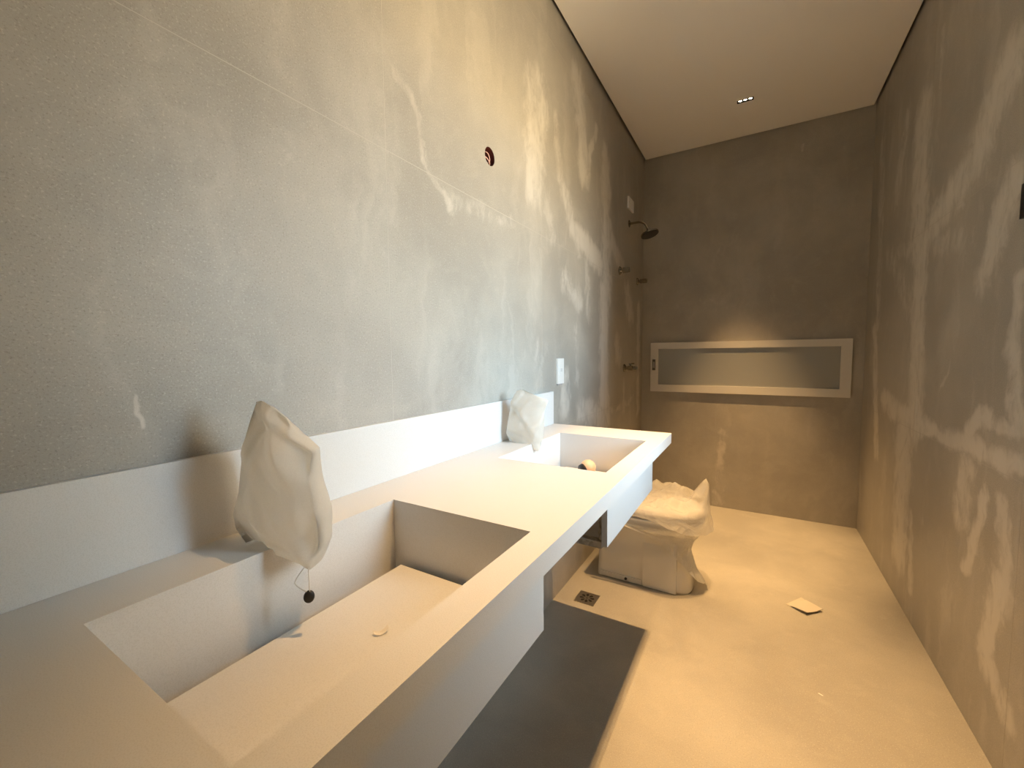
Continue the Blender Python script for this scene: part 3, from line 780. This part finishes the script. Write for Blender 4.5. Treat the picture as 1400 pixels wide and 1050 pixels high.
# raised front half of the base on the visible side and the fixing bolt in the recessed half
for sgn in (-1, 1):
    bm = bmesh.new(); yf = TY+sgn*0.1015
    v = []
    for (x, z) in ((.356, .004), (.520, .004), (.520, .262), (.356, .262)):
        v.append((x, z))
    a = [bm.verts.new((x, yf-sgn*.02, z)) for x, z in v]; b = [bm.verts.new((x, yf+sgn*.012, z)) for x, z in v]
    bm.faces.new(a); bm.faces.new(b)
    for i in range(4): bm.faces.new((a[i], a[(i+1) % 4], b[(i+1) % 4], b[i]))
    obj('side_panel', bm, 'porcelain', wc, bevel=0.004, seg=3)
    bm = bmesh.new(); bx(bm, .125, .350, min(yf, yf+sgn*.007), max(yf, yf+sgn*.007), .004, .030); obj('foot_ledge', bm, 'porcelain', wc, bevel=0.003)
    bm = bmesh.new(); lathe(bm, [(.0002, 0), (.007, 0), (.007, .006), (.004, .012), (.0002, .013)], (.268, yf+sgn*.0065, .017), (0, sgn, .4), 14); obj('fixing_bolt', bm, 'black', wc)
bm = bmesh.new(); loft(bm, [(0.383, .175, .630, .166, 2.2), (0.386, .172, .636, .171, 2.2), (0.395, .172, .636, .171, 2.2), (0.397, .176, .632, .167, 2.2)]); obj('seat', bm, 'porcelain', wc, smooth=True)
bm = bmesh.new(); loft(bm, [(0.400, .172, .634, .170, 2.2), (0.403, .168, .640, .175, 2.2), (0.416, .168, .640, .175, 2.2), (0.423, .178, .626, .163, 2.2), (0.426, .21, .58, .13, 2.2)]); obj('lid', bm, 'porcelain', wc, smooth=True)
for sgn in (-1, 1):
    bm = bmesh.new(); tube(bm, [(.155, TY+sgn*.06, .395), (.155, TY+sgn*.10, .395)], .012, 14); obj('hinge', bm, 'porcelain', wc, smooth=True)

# clear polythene bag over the lid: billowing top, peak at the front, loose skirt
def wrap():
    bm = bmesh.new(); out = d_outline(.165, .648, .182, e=2.1); n = len(out); cx, cy = .42, TY
    rings = []
    NR = 16; NS = 7
    for r in range(NR+1):
        f = r/NR; ring = []
        for k, (x, y) in enumerate(out):
            px, py = cx+(x-cx)*f, cy+(y-cy)*f
            nz = noise.noise((px*9, py*9, 2.0)); n2_ = noise.noise((px*24, py*24, 5.0))
            bill = 0.028*(1-f**4)+0.004
            z = 0.427 + bill + 0.020*abs(nz) + 0.004*n2_ + max(-0.012, 2.2*crumple(px*.9, py*.9, 5.7))*min(1, (1-f)*3+.25)
            far = max(0, (py-TY)/.18)
            z += 0.045*far*(0.3+0.7*math.sin(max(0, min(1, (px-.2)/.45))*math.pi*0.9))
            dpk = math.hypot((px-.634)/1.0, (py-(TY+.01))/1.0)
            z += 0.150*max(0, 1-dpk/0.085)**1.1
            ring.append(bm.verts.new((px, py, z)))
        rings.append(ring)
    for s in range(1, NS+1):
        f = s/NS; ring = []
        for k, (x, y) in enumerate(out):
            ang = math.atan2(y-cy, x-cx)
            front = max(0, math.cos(ang*0.9+0.25)); drop = 0.030 + 0.075*front**2
            w = 0.010*noise.noise((x*20, y*20, 9.0+f*1.5))
            flare = 0.010+0.014*f*front+w
            dirv = Vector((x-cx, y-cy, 0)).normalized()
            z0 = rings[NR][k].co.z
            zz = z0*(1-f)+ (0.432-drop)*f
            ring.append(bm.verts.new((x+dirv.x*flare*f, y+dirv.y*flare*f, zz+0.006*noise.noise((x*30, y*30, f*4)))))
        rings.append(ring)
    for A, B in zip(rings, rings[1:]):
        for i in range(n): bm.faces.new((A[i], A[(i+1) % n], B[(i+1) % n], B[i]))
    bmesh.ops.remove_doubles(bm, verts=bm.verts[:], dist=1e-5)
    return obj('plastic_wrap', bm, 'film_clear', None, smooth=True)
tag(wrap(), 'clear crumpled plastic bag pulled over the toilet lid', 'plastic wrap')

# milky sheet hanging from the bowl round the front of the pedestal; its free edge sweeps from rim to floor
PSEC = [(0.0003, .115, .585, .100, 3.2), (0.012, .113, .588, .102, 3.2), (0.10, .118, .572, .101, 3.0), (0.20, .122, .552, .104, 2.8), (0.26, .125, .572, .118, 2.6), (0.31, .13, .606, .146, 2.3), (0.345, .13, .628, .168, 2.2), (0.372, .13, .634, .173, 2.15)]
def section(z):
    for a, b in zip(PSEC, PSEC[1:]):
        if z <= b[0]:
            f = max(0, (z-a[0])/(b[0]-a[0])); return [p+(q-p)*f for p, q in zip(a[1:], b[1:])]
    return list(PSEC[-1][1:])
def lin(tab, x):
    for (a, b), (c, d) in zip(tab, tab[1:]):
        if x <= c: return b+(d-b)*max(0, (x-a)/(c-a))
    return tab[-1][1]
def drape():
    bm = bmesh.new(); NU, NV = 84, 26; rows = []
    n0 = len(d_outline(.13, .64, .18))
    idx = [i for i in range(n0-8, n0)] + list(range(0, 49)) + list(range(49, 54))
    def along(P, t):
        f = t*(len(idx)-1); i = min(int(f), len(idx)-2); a = P[idx[i]]; b = P[idx[i+1]]
        return Vector((a[0]+(b[0]-a[0])*(f-i), a[1]+(b[1]-a[1])*(f-i), 0))
    low = [(.20, .345), (.289, .338), (.375, .314), (.448, .268), (.494, .214), (.537, .138), (.560, .065), (.572, .004)]
    for i in range(NU+1):
        u = i/NU; col = []
        base = along(d_outline(*section(.15)[:3], e=section(.15)[3]), u)
        near = base.y < TY
        zb = lin(low, base.x+(0 if near else .05)) if near or base.x > .56 else lin(low, base.x+.06)
        zt = lin([(0, .352), (.35, .345), (.62, .225), (1, .345)], u) if u < .62 else lin([(.62, .225), (1, .30)], u)
        zt = max(zt, zb+0.004)
        for j in range(NV+1):
            v = j/NV; z = zt*(1-v)+zb*v
            sc = section(z); P = along(d_outline(*sc[:3], e=sc[3]), u)
            nrm = Vector((P.x-.36, (P.y-TY)*1.5, 0)).normalized()
            front = math.exp(-((u-.52)/.16)**2)
            w = 0.009*noise.noise((u*14, v*2.0, 3.3)) + 0.005*math.sin(u*60+v*2.5)*v
            off = 0.016 + w + 0.014*max(0, v-.7)/.3 + 0.040*front*max(0, 1-z/.20)**1.3
            P = P + nrm*max(0.005, off)
            col.append(bm.verts.new((P.x, P.y, max(z, 0.002))))
        rows.append(col)
    for a, b in zip(rows, rows[1:]):
        for j in range(NV): bm.faces.new((a[j], a[j+1], b[j+1], b[j]))
    return obj('plastic_sheet', bm, 'film_milky', None, smooth=True)
tag(drape(), 'milky plastic sheet draped round the front of the toilet pedestal', 'plastic sheet')
